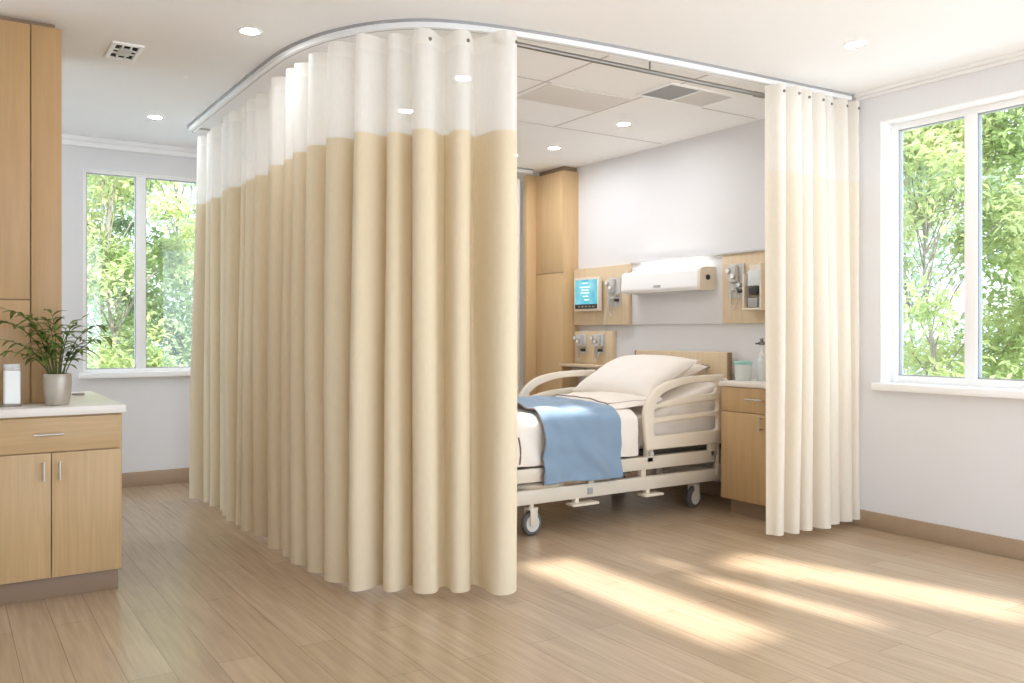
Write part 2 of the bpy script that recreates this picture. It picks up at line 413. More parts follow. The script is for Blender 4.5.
# ceiling seams of the tiled bay inside the curtain
sm = MB(); zc = CH - .002
for x0, x1, y0, y1 in ((2.3, 4.75, 5.12, 5.132), (3.705, 3.717, 3.6, 5.12), (2.2, 3.05, 4.23, 4.242), (3.67, 4.75, 4.156, 4.168), (3.0, 3.012, 3.6, 5.12)):
    sm.box(x0, x1, y0, y1, zc, CH + .001)
struct(sm.build('trim_3', M['seam'], None, False))
struct(MB().box(-20, 40, -30, 45, -.3, -.125).build('ground', M['ground'], None, False))

# ---------------------------------------------------------------- curtain rail, rod and curtains
def path_points(x0, y0, r, yend, ystart):
    P = [(x0, ystart), (x0, y0 + r)]
    c = (x0 + r, y0 + r)
    for k in range(1, 25):
        a = PI + (PI/2) * k / 24
        P.append((c[0] + r*math.cos(a), c[1] + r*math.sin(a)))
    P.append((XW, yend))
    return P
PATH = path_points(1.585, 3.405, .66, 3.385, 6.62)
def resample(P, step=.03):
    out = [Vector(P[0])]; 
    for a, b in zip(P, P[1:]):
        a, b = Vector(a), Vector(b); n = max(1, round((b - a).length / step))
        for k in range(1, n + 1): out.append(a.lerp(b, k / n))
    return out
class Path:
    def __init__(s, P):
        s.P = resample(P); s.S = [0.0]
        for a, b in zip(s.P, s.P[1:]): s.S.append(s.S[-1] + (b - a).length)
        s.len = s.S[-1]
    def at(s, t):
        t = max(0, min(s.len, t)); lo = 0; hi = len(s.S) - 1
        while hi - lo > 1:
            m = (lo + hi) // 2
            if s.S[m] <= t: lo = m
            else: hi = m
        k = (t - s.S[lo]) / max(1e-9, s.S[hi] - s.S[lo])
        p = s.P[lo].lerp(s.P[hi], k)
        d = (s.P[min(hi+2, len(s.P)-1)] - s.P[max(lo-2, 0)]).normalized()
        return p, d, Vector((d.y, -d.x))
path = Path(PATH)
def near_s(x, y):
    return min(zip(path.S, path.P), key=lambda q: (q[1].x - x)**2 + (q[1].y - y)**2)[0]
tr = thing('curtain_track', 'white ceiling track with grey edge curving round the bed bay to the right wall', 'curtain track', (1.525, 4.17, CH))
tp = [(4.52, 6.60), (1.575, 6.60), (1.53, 6.588), (1.516, 6.54)]
tp += [tuple(p) for p in catmull([(1.516, 4.9), (1.530, 4.55), (1.575, 4.28), (1.66, 4.05), (1.80, 3.84), (2.01, 3.69), (2.33, 3.603), (2.83, 3.54), (3.5, 3.497), (XW - .036, 3.44)], 8)]
tpr = [(p.x, p.y) for p in resample(tp, .04)]
OUT = -1  # outward side of the track
MB().sweep(tpr, [(-.035, CH - .012), (.035, CH - .012), (.035, CH), (-.035, CH)]).build('track_flange', M['alu'], tr)
MB().sweep(tpr, [(-.026, CH - .038), (.026, CH - .038), (.026, CH - .012), (-.026, CH - .012)]).build('track_rail', M['white'], tr)
MB().sweep(tpr, [(-.0045, CH - .0395), (.0045, CH - .0395), (.0045, CH - .037), (-.0045, CH - .037)]).build('track_slot', M['lightgrey'], tr)

rod = thing('curtain_rod', 'slim steel rod below the ceiling track spanning the open front of the bed bay', 'rod', (3.5, 3.46, 2.6))
MB().cyl((2.20, 3.53, 2.605), (XW - .012, 3.47, 2.60), .0125, 14).build('rod_tube', M['chrome_dark'], rod)
MB().cyl((3.97, 3.492, 2.6015), (4.05, 3.49, 2.601), .016, 14).build('rod_sleeve', M['chrome_dark'], rod)
MB().lathe([(0, 0), (.03, 0), (.03, .008), (.02, .014), (.016, .03), (0, .03)], (XW - .0, 3.47, 2.60), 18, (-1, 0, 0)).build('wall_flange', M['chrome_dark'], rod)
for x in (2.9, 3.18):
    pass
MB().cyl((3.18, 3.517, 2.61), (3.18, 3.517, CH - .036), .005, 8).build('hanger', M['chrome_dark'], rod)

def curtain(name, label, s0, s1, folds, amp, ztop, zbot, zseam, seed, mf, mm, pth=None, grom=(), flare=0.0, scallop=.3, jit=.25, end_turn=0, group=None, off=0.0, ph0=0.0):
    pth = pth or path
    rnd = random.Random(seed)
    # fold boundaries with jitter
    ws = [1 + rnd.uniform(-jit, jit) for _ in range(folds)]; tot = sum(ws); bounds = [0]
    for v in ws: bounds.append(bounds[-1] + v / tot)
    amps = [amp * (1 + rnd.uniform(-.3, .3)) for _ in range(folds)]
    mid, _, _ = pth.at((s0 + s1) / 2)
    root = thing(name, label, 'curtain', (mid.x, mid.y, zbot), group)
    K = 18
    drift = [rnd.uniform(-.25, .25) for _ in range(folds + 1)]
    def pt(i, k, z):
        h = (ztop - z) / (ztop - zbot)     # 0 top .. 1 bottom
        u = k / K
        t = bounds[i] + (bounds[i+1] - bounds[i]) * u
        d = drift[i] * (1 - u) + drift[i+1] * u
        fw = (bounds[i+1] - bounds[i]) * (s1 - s0)
        # blend neighbouring amplitudes for continuity at the valleys
        a = amps[i] * (.84 + .16 * min(1, h * 1.6))
        ph = u * 2 * PI
        cosv = -math.cos(ph)
        scal = 2 * abs(math.sin(ph / 2)) ** .75 - 1
        la = a * ((1 - scallop) * cosv + scallop * scal)
        if la < 0: la *= 1.0
        base = -amp
        la = base + (la + a) * 1.0
        la += .012 * math.sin(5.3 * t * folds + 2.1 * h + seed) + .010 * math.sin(h * 2.2 + i * 1.7) * h
        tang = fw * (.055 * math.sin(2 * ph) - .075 * math.sin(ph)) * (.6 + .4 * h) + fw * d * .5 * h * math.sin(ph / 2)**2
        s = s0 + (s1 - s0) * (t + flare * h * (t - .5)) 
        p, dr, nr = pth.at(s)
        p = p + dr * tang + nr * (la + off)
        return Vector((p.x, p.y, z))
    def panel(z0, z1, rows):
        R = []
        for r in range(rows + 1):
            z = z0 + (z1 - z0) * r / rows
            row = []
            for i in range(folds):
                for k in range(K): row.append(pt(i, k, z))
            row.append(pt(folds - 1, K, z)); R.append(row)
        return MB().grid(R)
    panel(ztop, ztop - .07, 1).build('heading_tape', M['heading'] if mm is M['mesh'] else mm, root, ang=80)
    panel(ztop - .07, zseam, 5).build('mesh_panel', mm, root, ang=80)
    panel(zseam, zbot + .03, 12).build('fabric_panel', mf, root, ang=80)
    panel(zbot + .03, zbot, 1).build('hem', mf, root, ang=80)
    for i, k in grom:
        c = pt(i, k, ztop - .045); c2 = pt(i, k + 1, ztop - .045); c0 = pt(i, k - 1, ztop - .045)
        tdir = (c2 - c0).normalized(); nr = Vector((tdir.y, -tdir.x, 0))
        MB().lathe([(.003, -.004), (.008, -.004), (.009, 0), (.008, .004), (.003, .004), (.003, -.004)], c, 14, nr).build('grommet', M['chrome_dark'], root)
    return root
sA0, sA1 = near_s(1.585, 6.50), near_s(1.585, 4.42)
sB0, sB1 = sA1 + .012, near_s(2.275, 3.405)
sC0, sC1 = near_s(4.0, 3.39), near_s(4.80, 3.385)
curtain('privacy_curtain', 'beige curtain with a white mesh top running from the left window along the bay', sA0, sA1, 12, .068, 2.60, .035, 2.12, 3, M['fabric'], M['mesh'], flare=0.0)
curtain('privacy_curtain', 'wide cream and tan curtain bending round the front left corner of the bay', sB0, sB1, 8, .080, 2.578, .035, 2.125, 12, M['fabric'], M['mesh'], grom=((5, 11), (6, 11), (7, 11)), jit=.3)
curtain('privacy_curtain', 'cream curtain gathered against the right wall beside the large window', sC0, sC1, 7, .042, 2.645, .045, 2.14, 5, M['fabricr'], M['meshr'], grom=tuple((i, 9) for i in range(7)), jit=.15, flare=.06)
backp = Path([(3.3, 6.62), (4.47, 6.62)])
curtain('privacy_curtain', 'narrow cream curtain at the far back of the bay beside the wardrobe', .70, 1.135, 4, .03, 2.60, .06, 2.10, 8, M['fabricr'], M['meshr'], pth=backp)

# ---------------------------------------------------------------- left cabinets
def bar_handle(mb, p, q, out, r=.005, stand=.028):
    p, q, o = Vector(p), Vector(q), Vector(out).normalized()
    d = (q - p).normalized()
    mb.cyl(p - d*.012 + o*stand, q + d*.012 + o*stand, r, 10)
    for a in (p, q): mb.cyl(a, a + o*stand, r*.8, 8)
    return mb
YC = 4.43
bc = thing('base_cabinet', 'maple base cabinet at left with one wide drawer over two doors', 'cabinet', (.415, 4.9, 0))
MB().box(.125, .712, YC + .02, 5.5, .10, .834, .002).build('carcass', M['wood'], bc)
MB().box(.14, .70, YC + .05, 5.45, 0, .10, .002).build('toe_kick', M['toe'], bc)
d = MB().box(.128, .702, YC, YC + .02, .672, .826, .002).build('drawer', M['woodx'], bc)
bar_handle(MB(), (.355, YC, .752), (.452, YC, .752), (0, -1, 0)).build('handle', M['chrome'], d)
for x0, x1, hx in ((.128, .413, .383), (.417, .702, .447)):
    d = MB().box(x0, x1, YC, YC + .02, .104, .667, .002).build('door', M['wood'], bc)
    bar_handle(MB(), (hx, YC, .557), (hx, YC, .618), (0, -1, 0)).build('handle', M['chrome'], d)
tag(MB().box(.105, .724, YC - .02, 5.54, .835, .872, .003).build('countertop', M['quartz']), 'white quartz worktop on the maple base cabinet at left', 'countertop')
tc = thing('tall_cabinet', 'tall tan wood cabinet rising from the white worktop to the ceiling', 'cabinet', (.3, 5.05, .872))
YT = 4.72
MB().box(.10, .484, YT + .02, 5.35, .872, 2.665, .002).build('carcass', M['woodtall'], tc)
MB().box(.105, .352, YT, YT + .02, 1.367, 2.672, .0015).build('door', M['woodtall'], tc)
MB().box(.105, .352, YT, YT + .02, .875, 1.362, .0015).build('door', M['woodtall'], tc)
MB().box(.357, .486, YT - .002, YT + .02, .874, 2.672, .0015).build('side_panel', M['woodtall'], tc)
MB().box(.11, .46, YT + .035, 5.33, 2.665, 2.70).build('top_gap_strip', M['toe'], tc)  # brown strip stands in for the shadow gap below the ceiling

# plant
pl = thing('potted_plant', 'leafy green plant in a silvery ceramic pot on the white worktop', 'plant', (.452, 4.56, .872))
px, py, pz = .452, 4.56, .8725
MB().lathe([(0, 0), (.046, 0), (.05, .005), (.058, .06), (.062, .11), (.061, .142), (.058, .146), (.054, .142), (.054, .125), (0, .125)], (px, py, pz), 32).build('pot', M['ceramic'], pl, ang=60)
MB().lathe([(0, .126), (.053, .126), (.053, .124)], (px, py, pz), 24).build('soil', M['soil'], pl)
def leaf(bm, p, dirv, ln, wd, droop=.3):
    d = Vector(dirv).normalized(); side = d.cross(Vector((0, 0, 1)))
    if side.length < .05: side = Vector((1, 0, 0))
    side.normalize(); up = side.cross(d)
    prof = [(0, .06), (.18, .62), (.42, 1.0), (.68, .78), (.88, .36), (1, .02)]
    rows = []
    for t, wv in prof:
        c = p + d*ln*t - Vector((0, 0, 1))*droop*ln*t*t
        hw = wd*.5*wv
        rows.append([bm.verts.new(c + side*hw + up*hw*.35), bm.verts.new(c), bm.verts.new(c - side*hw + up*hw*.35)])
    for a, b in zip(rows, rows[1:]):
        for k in range(2): bm.faces.new((a[k], a[k+1], b[k+1], b[k]))
rp = random.Random(21)
fr_spec = [(-.24, .10, .30), (-.26, -.05, .20), (-.20, .05, .36), (-.13, -.06, .33), (-.10, .05, .26), (-.05, -.05, .30), (-.02, .06, .34), (.05, -.06, .24),
           (.10, .03, .31), (.19, -.02, .28), (.17, .06, .20), (.23, -.04, .21), (-.15, -.09, .16), (.12, -.09, .14), (-.08, -.1, .2), (.02, -.1, .17), (-.22, .0, .13), (.06, .08, .28)]
for dx, dy, h in fr_spec:
    b0 = Vector((px + dx*.12, py + dy*.12, pz + .12)); tip = Vector((px + dx, py + dy, pz + .146 + h*.82))
    ctrl = Vector((px + dx*.28, py + dy*.28, pz + .146 + h*.75))
    pts = [(1-t)**2*b0 + 2*t*(1-t)*ctrl + t*t*tip for t in [k/8 for k in range(9)]]
    st = MB().tube(pts, [.0032 - .0022*k/8 for k in range(9)], 6).build('stem', M['stem'], pl)
    lv = MB()
    for k in (2, 3, 4, 5, 6, 7, 8):
        t = pts[k]; d = (pts[min(8, k+1)] - pts[k-1]).normalized()
        for sgn in ((1, -1) if k < 8 else (0,)):
            side = d.cross(Vector((0, 0, 1))).normalized()
            dv = d*(.55 if sgn else 1) + side*sgn*.8 + Vector((rp.uniform(-.25, .25), rp.uniform(-.25, .25), rp.uniform(-.1, .35)))
            if rp.random() < .3: continue
            leaf(lv.bm, t, dv, rp.uniform(.07, .115), rp.uniform(.020, .029), rp.uniform(.2, .7))
    me = bpy.data.meshes.new('leaves'); lv.bm.to_mesh(me); lv.bm.free()
    link('leaves', me, M['leaf'], st)
# glass holder with pillar candle
cx, cy = .270, 4.60
ca = thing('candle_holder', 'square frosted glass holder with a pale candle on the worktop beside the pot', 'candle', (cx, cy, .872))
sq = lambda r, rr: rounded([(-r, -r), (r, -r), (r, r), (-r, r)], rr, 5)
def prism(mb, outline, z0, z1, c=(0, 0), taper=1.0, cap0=True, cap1=True):
    a = [mb.bm.verts.new((c[0] + u, c[1] + v, z0)) for u, v in outline]; b = [mb.bm.verts.new((c[0] + u*taper, c[1] + v*taper, z1)) for u, v in outline]
    n = len(a)
    for k in range(n): mb.bm.faces.new((a[k], a[(k+1) % n], b[(k+1) % n], b[k]))
    if cap0: mb.bm.faces.new(a[::-1])
    if cap1: mb.bm.faces.new(b)
    return mb
m_ = MB(); prism(m_, sq(.038, .01), .8725, 1.065, (cx, cy), cap1=False); prism(m_, sq(.0345, .008), .885, 1.065, (cx, cy), cap1=False); m_.build('glass', M['clear'], ca)
m_ = MB(); prism(m_, sq(.033, .008), .8856, 1.035, (cx, cy)); m_.build('wax', M['frost'], ca)
MB().tube([(cx, cy, 1.034), (cx + .002, cy, 1.043), (cx + .006, cy, 1.049)], .0014, 6).build('wick', M['plastic_dark'], ca)
tag(MB().lathe([(0, 0), (.026, 0), (.031, .005), (.032, .010), (.029, .010), (.026, .006), (0, .005)], (.617, 5.22, .8725), 28).build('metal_dish', M['chrome'], None, ang=60), 'small round metal dish at the back of the worktop near the window', 'dish')
tag(MB().lathe([(0, 0), (.038, 0), (.04, .003), (.038, .006), (0, .006)], (.202, 4.60 - .02, .8725), 28).build('coaster', M['toe']), 'brown round coaster on the worktop cut by the left edge of the photo', 'coaster')

# ---------------------------------------------------------------- ceiling fixtures
def downlight_proto(lens):
    root = thing('downlight', '', 'downlight', (0, 0, CH))
    MB().lathe([(.042, -.001), (.052, -.005), (.058, -.004), (.059, 0.0), (.042, 0.0), (.042, -.001)], (0, 0, CH), 28).build('trim_ring', M['white'], root)
    MB().lathe([(0, -.003), (.041, -.003), (.041, -.0005)], (0, 0, CH), 24).build('lens', lens, root)
    return root
DL = [(1.277, 4.324, 'round recessed downlight above the left side of the curved track, nearest of the left pair'),
      (1.237, 6.409, 'round recessed downlight close to the left window at the back'),
      (3.952, 2.809, 'round recessed downlight at the front right near the large right window'),
      (4.086, 4.791, 'round recessed downlight over the bed beside the ceiling tile seam'),
      (4.144, 5.723, 'round recessed downlight over the far side of the bed, second one inside the bay'),
      (4.018, 6.15, 'round recessed downlight at the back of the bay beside the curtain edge'),
      (2.618, 5.312, 'round recessed downlight glowing through the curtain mesh, lower of the two'),
      (2.558, 4.44, 'round recessed downlight glowing through the curtain mesh, upper right of the two')]
proto = downlight_proto(M['lamp']); bayproto = downlight_proto(M['lampbay'])
for i, (x, y, lab) in enumerate(DL):
    o = (proto if i == 0 else copy_tree(proto)) if i < 3 else (bayproto if i == 3 else copy_tree(bayproto))
    o.location = (x, y, CH); o['label'] = lab; o['group'] = 'recessed ceiling downlights'
cv = thing('ceiling_vent', 'small square white ceiling vent with dark slots near the tall cabinet', 'vent', (.83, 4.96, CH))
vx, vy, hx, hy, fw_ = .809, 4.99, .078, .145, .024
m_ = MB()
for a in ((-hx, hx, -hy, -hy + fw_), (-hx, hx, hy - fw_, hy), (-hx, -hx + fw_, -hy + fw_, hy - fw_), (hx - fw_, hx, -hy + fw_, hy - fw_)):
    m_.box(vx + a[0], vx + a[1], vy + a[2], vy + a[3], CH - .012, CH, .003)
m_.build('frame', M['white'], cv)
MB().box(vx - hx + fw_, vx + hx - fw_, vy - hy + fw_, vy + hy - fw_, CH - .003, CH).build('duct_shade', M['black'], cv)  # solid black plate stands in for the shade inside the duct
MB().box(vx - .032, vx + .032, vy - .06, vy + .06, CH - .014, CH - .003, .003).build('centre_plate', M['lightgrey'], cv)
for dx, dy, lx, ly in ((.02, .088, .004, .03), (-.02, .088, .004, .03), (.02, -.088, .004, .03), (-.02, -.088, .004, .03), (.042, .03, .012, .004), (.042, -.03, .012, .004), (-.042, .03, .012, .004), (-.042, -.03, .012, .004)):
    MB().box(vx + dx - lx, vx + dx + lx, vy + dy - ly, vy + dy + ly, CH - .011, CH - .003).build('vane', M['white'], cv)
at = thing('ceiling_panel', 'perforated grey ceiling tile over the foot of the bed', 'ceiling panel', (3.36, 4.42, CH))
MB().box(3.05, 3.68, 4.25, 4.62, CH - .006, CH, .002).build('tile', M['tile'], at)
gr = thing('ceiling_grille', 'air grille in two grey halves in the ceiling above the bed head', 'grille', (3.91, 4.0, CH))
gx0, gx1, gy0, gy1 = 3.63, 4.20, 3.83, 4.15
m_ = MB(); f = .022
m_.box(gx0, gx1, gy0, gy0 + f, CH - .01, CH, .002).box(gx0, gx1, gy1 - f, gy1, CH - .01, CH, .002).box(gx0, gx0 + f, gy0 + f, gy1 - f, CH - .01, CH, .002).box(gx1 - f, gx1, gy0 + f, gy1 - f, CH - .01, CH, .002).box(3.90, 3.915, gy0 + f, gy1 - f, CH - .008, CH, .001)
m_.build('frame', M['white'], gr)
for (a0, a1), mt in (((gx0 + f, 3.90), 'grey'), ((3.915, gx1 - f), 'tile')):
    m_ = MB()
    n = 16
    for k in range(n):
        y = gy0 + f + (gy1 - gy0 - 2*f) * (k + .5) / n
        m_.box(a0, a1, -.0075, .0075, -.001, .001, 0, 2, Matrix.Translation((0, y, CH - .005)) @ Matrix.Rotation(.12, 4, 'X'))
    m_.build('louvre', M[mt], gr, False)
tag(MB().lathe([(0, -.012), (.012, -.012), (.03, -.004), (.034, 0), (0, 0)], (1.19, 5.31, CH), 20).build('smoke_detector', M['white']), 'tiny white ceiling sensor between the two left downlights', 'sensor')

# ---------------------------------------------------------------- headwall
def wallpanel(name, label, y0, y1, z0, z1, x0, m, bev=.003):
    return tag(MB().box(x0, XW, y0, y1, z0, z1, bev).build(name, m), label, 'wall panel')
wallpanel('wood_wall_panel', 'pale maple wall panel carrying the monitor beside the wardrobe', 5.515, 6.262, 1.275, 1.775, 4.755, M['woody'])
wallpanel('white_wall_panel', 'long white wall panel behind the reading light over the bed', 4.508, 5.513, 1.275, 1.775, 4.785, M['wall'])
wallpanel('wood_wall_panel', 'pale maple wall panel at the right of the reading light', 3.70, 4.506, 1.275, 1.775, 4.78, M['woody'])
wallpanel('wood_wall_panel', 'lower maple wall panel behind the small shelf left of the bed', 5.735, 6.262, .935, 1.222, 4.76, M['woody'])
struct(MB().box(4.765, XW, 3.70, 5.513, 1.775, 1.79, .003).build('trim_4', M['lightgrey']))
sh = thing('wall_shelf', 'narrow pale wooden shelf under the lower wall panel left of the bed', 'shelf', (4.7, 6.0, .92))
MB().box(4.585, XW, 5.70, 6.26, .912, .934, .004).build('board', M['woody'], sh)
for y in (5.8, 6.15): MB().box(4.66, XW, y, y + .02, .86, .912, .003).build('bracket', M['lightgrey'], sh)

rl = thing('reading_light', 'long white box wall light above the pillow', 'wall light', (4.7, 5.0, 1.6))
prof = rounded([(4.785, 1.53), (4.64, 1.522), (4.618, 1.545), (4.628, 1.672), (4.66, 1.69), (4.785, 1.69)], [.004, .012, .01, .012, .01, .004], 4)
def extr_y(mb, prof, y0, y1):
    a = [mb.bm.verts.new((x, y0, z)) for x, z in prof]; b = [mb.bm.verts.new((x, y1, z)) for x, z in prof]
    n = len(a)
    for k in range(n): mb.bm.faces.new((a[k], a[(k+1) % n], b[(k+1) % n], b[k]))
    mb.bm.faces.new(a[::-1]); mb.bm.faces.new(b); return mb
extr_y(MB(), prof, 4.60, 5.43).build('housing', M['white'], rl)
capp = [(4.70 + (x - 4.70)*1.02, 1.607 + (z - 1.607)*1.04) for x, z in prof]
extr_y(MB(), [(min(x, 4.785), z) for x, z in capp], 4.572, 4.60).build('end_cap', M['plastic'], rl)
extr_y(MB(), [(min(x, 4.785), z) for x, z in capp], 5.43, 5.45).build('end_cap', M['white'], rl)
MB().box(4.68, 4.77, 4.64, 5.40, 1.69, 1.694).build('up_diffuser', M['readlamp'], rl)
MB().box(4.66, 4.76, 4.66, 5.38, 1.517, 1.5225).build('down_diffuser', M['lightgrey'], rl)
MB().lathe([(0, 0), (.02, 0), (.02, .006), (.012, .010), (0, .010)], (4.70, 4.572, 1.615), 16, (0, -1, 0)).build('rocker_switch', M['plastic_dark'], rl)
bd = MB().box(4.6165, 4.622, 4.99, 5.065, 1.556, 1.574, .001).build('name_plate', M['grey'], rl)
MB().box(4.6155, 4.6168, 4.995, 5.06, 1.562, 1.568).build('name_strip', M['lightgrey'], bd)

mo = thing('monitor', 'wall monitor with a cyan screen in a cream frame on the maple panel', 'monitor', (4.74, 6.0, 1.39))
MB().box(4.70, 4.735, 5.835, 6.195, 1.395, 1.69, .008).build('bezel', M['plastic'], mo)
MB().box(4.735, 4.756, 5.93, 6.10, 1.46, 1.62, .004).build('mount', M['lightgrey'], mo)
sc_ = MB().box(4.6975, 4.701, 5.862, 6.168, 1.455, 1.668).build('screen', M['screen'], mo, False)
sc_b = MB().box(4.697, 4.701, 5.862, 6.168, 1.415, 1.455).build('control_bar', M['plastic_dark'], mo, False)
for k in range(5): MB().box(4.6962, 4.6975, 5.90 + k*.05, 5.925 + k*.05, 1.43, 1.44).build('button', M['grey'], sc_b, False)
M['scrtext'] = emit('screen_text', (215, 245, 248), SCREEN)
for z, y0, y1 in ((1.635, 5.99, 6.07), (1.60, 5.96, 6.10), (1.575, 5.98, 6.08), (1.55, 5.97, 6.09), (1.52, 5.98, 6.06), (1.49, 5.97, 6.04)):
    MB().box(4.6968, 4.6976, y0, y1, z, z + .008).build('display_line', M['scrtext'], sc_, False)
ht = tag(MB().tube(catmull([(4.75, 5.80, 1.43), (4.70, 5.76, 1.32), (4.71, 5.77, 1.22), (4.735, 5.80, 1.10), (4.74, 5.79, .98), (4.72, 5.78, .936)], 8), .003, 6).build('cable', M['lightgrey']), 'thin pale cable hanging from the monitor panel to the shelf', 'cable')

def outlet_cluster(label, y, z, xs, wide=.16, hi=.27, seed=0, cat='outlet', group='medical outlet units on the headwall'):
    """clear-covered regulator unit: backplate, gauges, canister, valves, hoses"""
    r = random.Random(seed)
    root = thing('medical_outlet', label, cat, (xs, y, z), group)
    MB().box(xs - .014, xs, y - wide*.42, y + wide*.42, z + hi*.28, z + hi, .003).build('backplate', M['lightgrey'], root)
    MB().box(xs - .055, xs - .014, y - .028, y + .05, z + hi*.62, z + hi*.97, .008).build('regulator', M['lightgrey'], root)
    for q in (0, 1):
        g = MB().lathe([(0, 0), (.019, 0), (.021, .004), (.021, .014), (0, .014)], (xs - .069, y + .035 - q*.045, z + hi*(.86 if q == 0 else .74)), 16, (1, 0, 0)).build('gauge', M['chrome'], root)
        MB().lathe([(0, 0), (.015, 0), (.015, .002), (0, .002)], (xs - .0705, y + .035 - q*.045, z + hi*(.86 if q == 0 else .74)), 14, (1, 0, 0)).build('dial', M['white'], g)
    MB().lathe([(0, 0), (.02, 0), (.022, .005), (.022, .085), (.014, .095), (.012, .11), (0, .11)], (xs - .045, y - .012, z + hi*.14), 16).build('canister', M['clear'], root)
    MB().lathe([(0, 0), (.023, 0), (.023, .018), (0, .018)], (xs - .045, y - .012, z + hi*.14 + .105), 16).build('canister_lid', M['lightgrey'], root)
    MB().cyl((xs - .02, y - wide*.36, z + hi*.42), (xs - .06, y - wide*.36, z + hi*.42), .012, 12).build('valve', M['plastic_dark'], root)
    MB().cyl((xs - .06, y - wide*.36, z + hi*.55), (xs - .012, y - wide*.36, z + hi*.55), .014, 12).build('knob', M['chrome'], root)
    MB().tube(catmull([(xs - .045, y - wide*.36, z + hi*.42), (xs - .06, y - wide*.3, z + hi*.22), (xs - .05, y - .02, z + hi*.05), (xs - .03, y + .03, z + hi*.1), (xs - .02, y + .04, z + hi*.5)], 6), .0035, 6).build('hose', M['lightgrey'], root)
    return root
outlet_cluster('steel and grey medical outlet unit between the monitor and the reading light', 5.69, 1.34, 4.755, .19, .33, 1)
outlet_cluster('medical outlet unit at the left of the lower panel above the shelf', 6.14, .955, 4.76, .15, .24, 2)
outlet_cluster('medical outlet unit at the right of the lower panel above the shelf', 5.90, .955, 4.76, .15, .24, 3)
outlet_cluster('medical outlet unit with a hanging valve on the right maple panel beside the reading light', 4.36, 1.36, 4.78, .17, .34, 4)
gd = thing('dispenser', 'open cream wall dispenser on the right maple panel beside the curtain', 'dispenser', (4.75, 4.14, 1.36))
MB().box(4.765, 4.78, 4.05, 4.235, 1.365, 1.685, .003).box(4.67, 4.765, 4.05, 4.066, 1.365, 1.685, .003).box(4.69, 4.765, 4.22, 4.235, 1.365, 1.62, .003).box(4.67, 4.765, 4.066, 4.22, 1.365, 1.38, .003).build('case', M['plastic'], gd)
MB().box(4.70, 4.762, 4.085, 4.20, 1.53, 1.64, .01).build('cartridge', M['paleblue'], gd)
MB().box(4.69, 4.762, 4.105, 4.18, 1.47, 1.525, .008).build('nozzle', M['plastic_dark'], gd)
MB().box(4.70, 4.762, 4.11, 4.20, 1.382, 1.45, .008).build('tray', M['grey'], gd)
wardrobe = thing('wardrobe', 'tall golden maple wardrobe against the headwall at the back of the bay', 'wardrobe', (4.7, 6.5, 0))
MB().box(4.648, XW, 6.266, 6.68, .08, 2.655, .002).build('carcass', M['woodgold'], wardrobe)
MB().box(4.66, XW, 6.28, 6.68, 0, .08).build('toe_kick', M['toe'], wardrobe)
MB().box(4.63, 4.648, 6.268, 6.678, .085, 1.742, .0015).build('door', M['woodgold'], wardrobe)
MB().box(4.63, 4.648, 6.268, 6.678, 1.748, 2.652, .0015).build('door', M['woodgold'], wardrobe)
MB().box(4.67, XW, 6.29, 6.68, 2.655, 2.70).build('top_gap_strip', M['toe'], wardrobe)
sp_ = tag(MB().box(4.53, XW, 6.684, 6.745, 0, 2.665, .002).build('end_panel', M['woodgold']), 'narrow golden wood end panel behind the wardrobe beside the far curtain', 'panel')

# ---------------------------------------------------------------- bed
bed = thing('hospital_bed', 'cream hospital bed on casters with curved side rails and a maple headboard', 'bed', (3.6, 4.8, 0))
BY0, BY1 = 4.27, 5.33
m_ = MB()
for y in (BY0, BY1 - .045):
    m_.box(2.52, 4.46, y, y + .045, .318, .402, .008)
m_.box(2.52, 2.565, BY0 + .045, BY1 - .045, .325, .395, .006).box(4.415, 4.46, BY0 + .045, BY1 - .045, .325, .395, .006).box(3.5, 3.55, BY0 + .045, BY1 - .045, .325, .395, .006)
m_.build('deck_frame', M['frame'], bed)
MB().box(2.53, 4.62, BY0 + .05, BY1 - .05, .402, .43, .004).build('deck_panel', M['plastic_dark'], bed)
m_ = MB()
for y in (BY0 + .01, BY1 - .055):
    m_.box(2.60, 4.52, y, y + .045, .185, .272, .008)
m_.box(2.62, 2.67, BY0 + .055, BY1 - .055, .19, .265, .006).box(4.44, 4.49, BY0 + .055, BY1 - .055, .19, .265, .006)
m_.build('base_frame', M['frame'], bed)
# lift columns, joints, motor covers
for x in (3.39, 3.82):
    MB().box(x - .022, x + .022, BY0 + .012, BY0 + .052, .262, .325, .006).build('joint_block', M['frame'], bed)
for x in (3.0, 4.15):
    for y in (BY0 + .25, BY1 - .25):
        MB().box(x - .03, x + .03, y - .03, y + .03, .20, .40, .01).build('lift_column', M['frame'], bed)
MB().lathe([(0, 0), (.19, .0), (.27, .02), (.29, .045), (.27, .06), (0, .06)], (3.05, 4.56, .245), 32).build('motor_cover', M['plastic'], bed)
MB().lathe([(0, 0), (.14, .0), (.2, .02), (.22, .035), (.2, .045), (0, .045)], (3.72, 4.60, .25), 32).build('motor_cover', M['plastic'], bed)
for x0, x1 in ((3.22, 3.42), (3.80, 3.96)):
    p_ = MB().box(x0, x1, BY0 - .03, BY0 + .06, .145, .162, .007).build('foot_pedal', M['plastic'], bed)
    MB().box(x0 + .04, x0 + .07, BY0 + .01, BY0 + .05, .16, .19, .003).build('pedal_arm', M['plastic'], p_)
MB().box(3.355, 3.395, BY0 + .004, BY0 + .012, .205, .245, .002).build('brake_label', M['grey'], bed)
MB().cyl((3.62, BY0 + .03, .27), (3.62, BY0 + .03, .33), .008, 10).build('cable_post', M['grey'], bed)
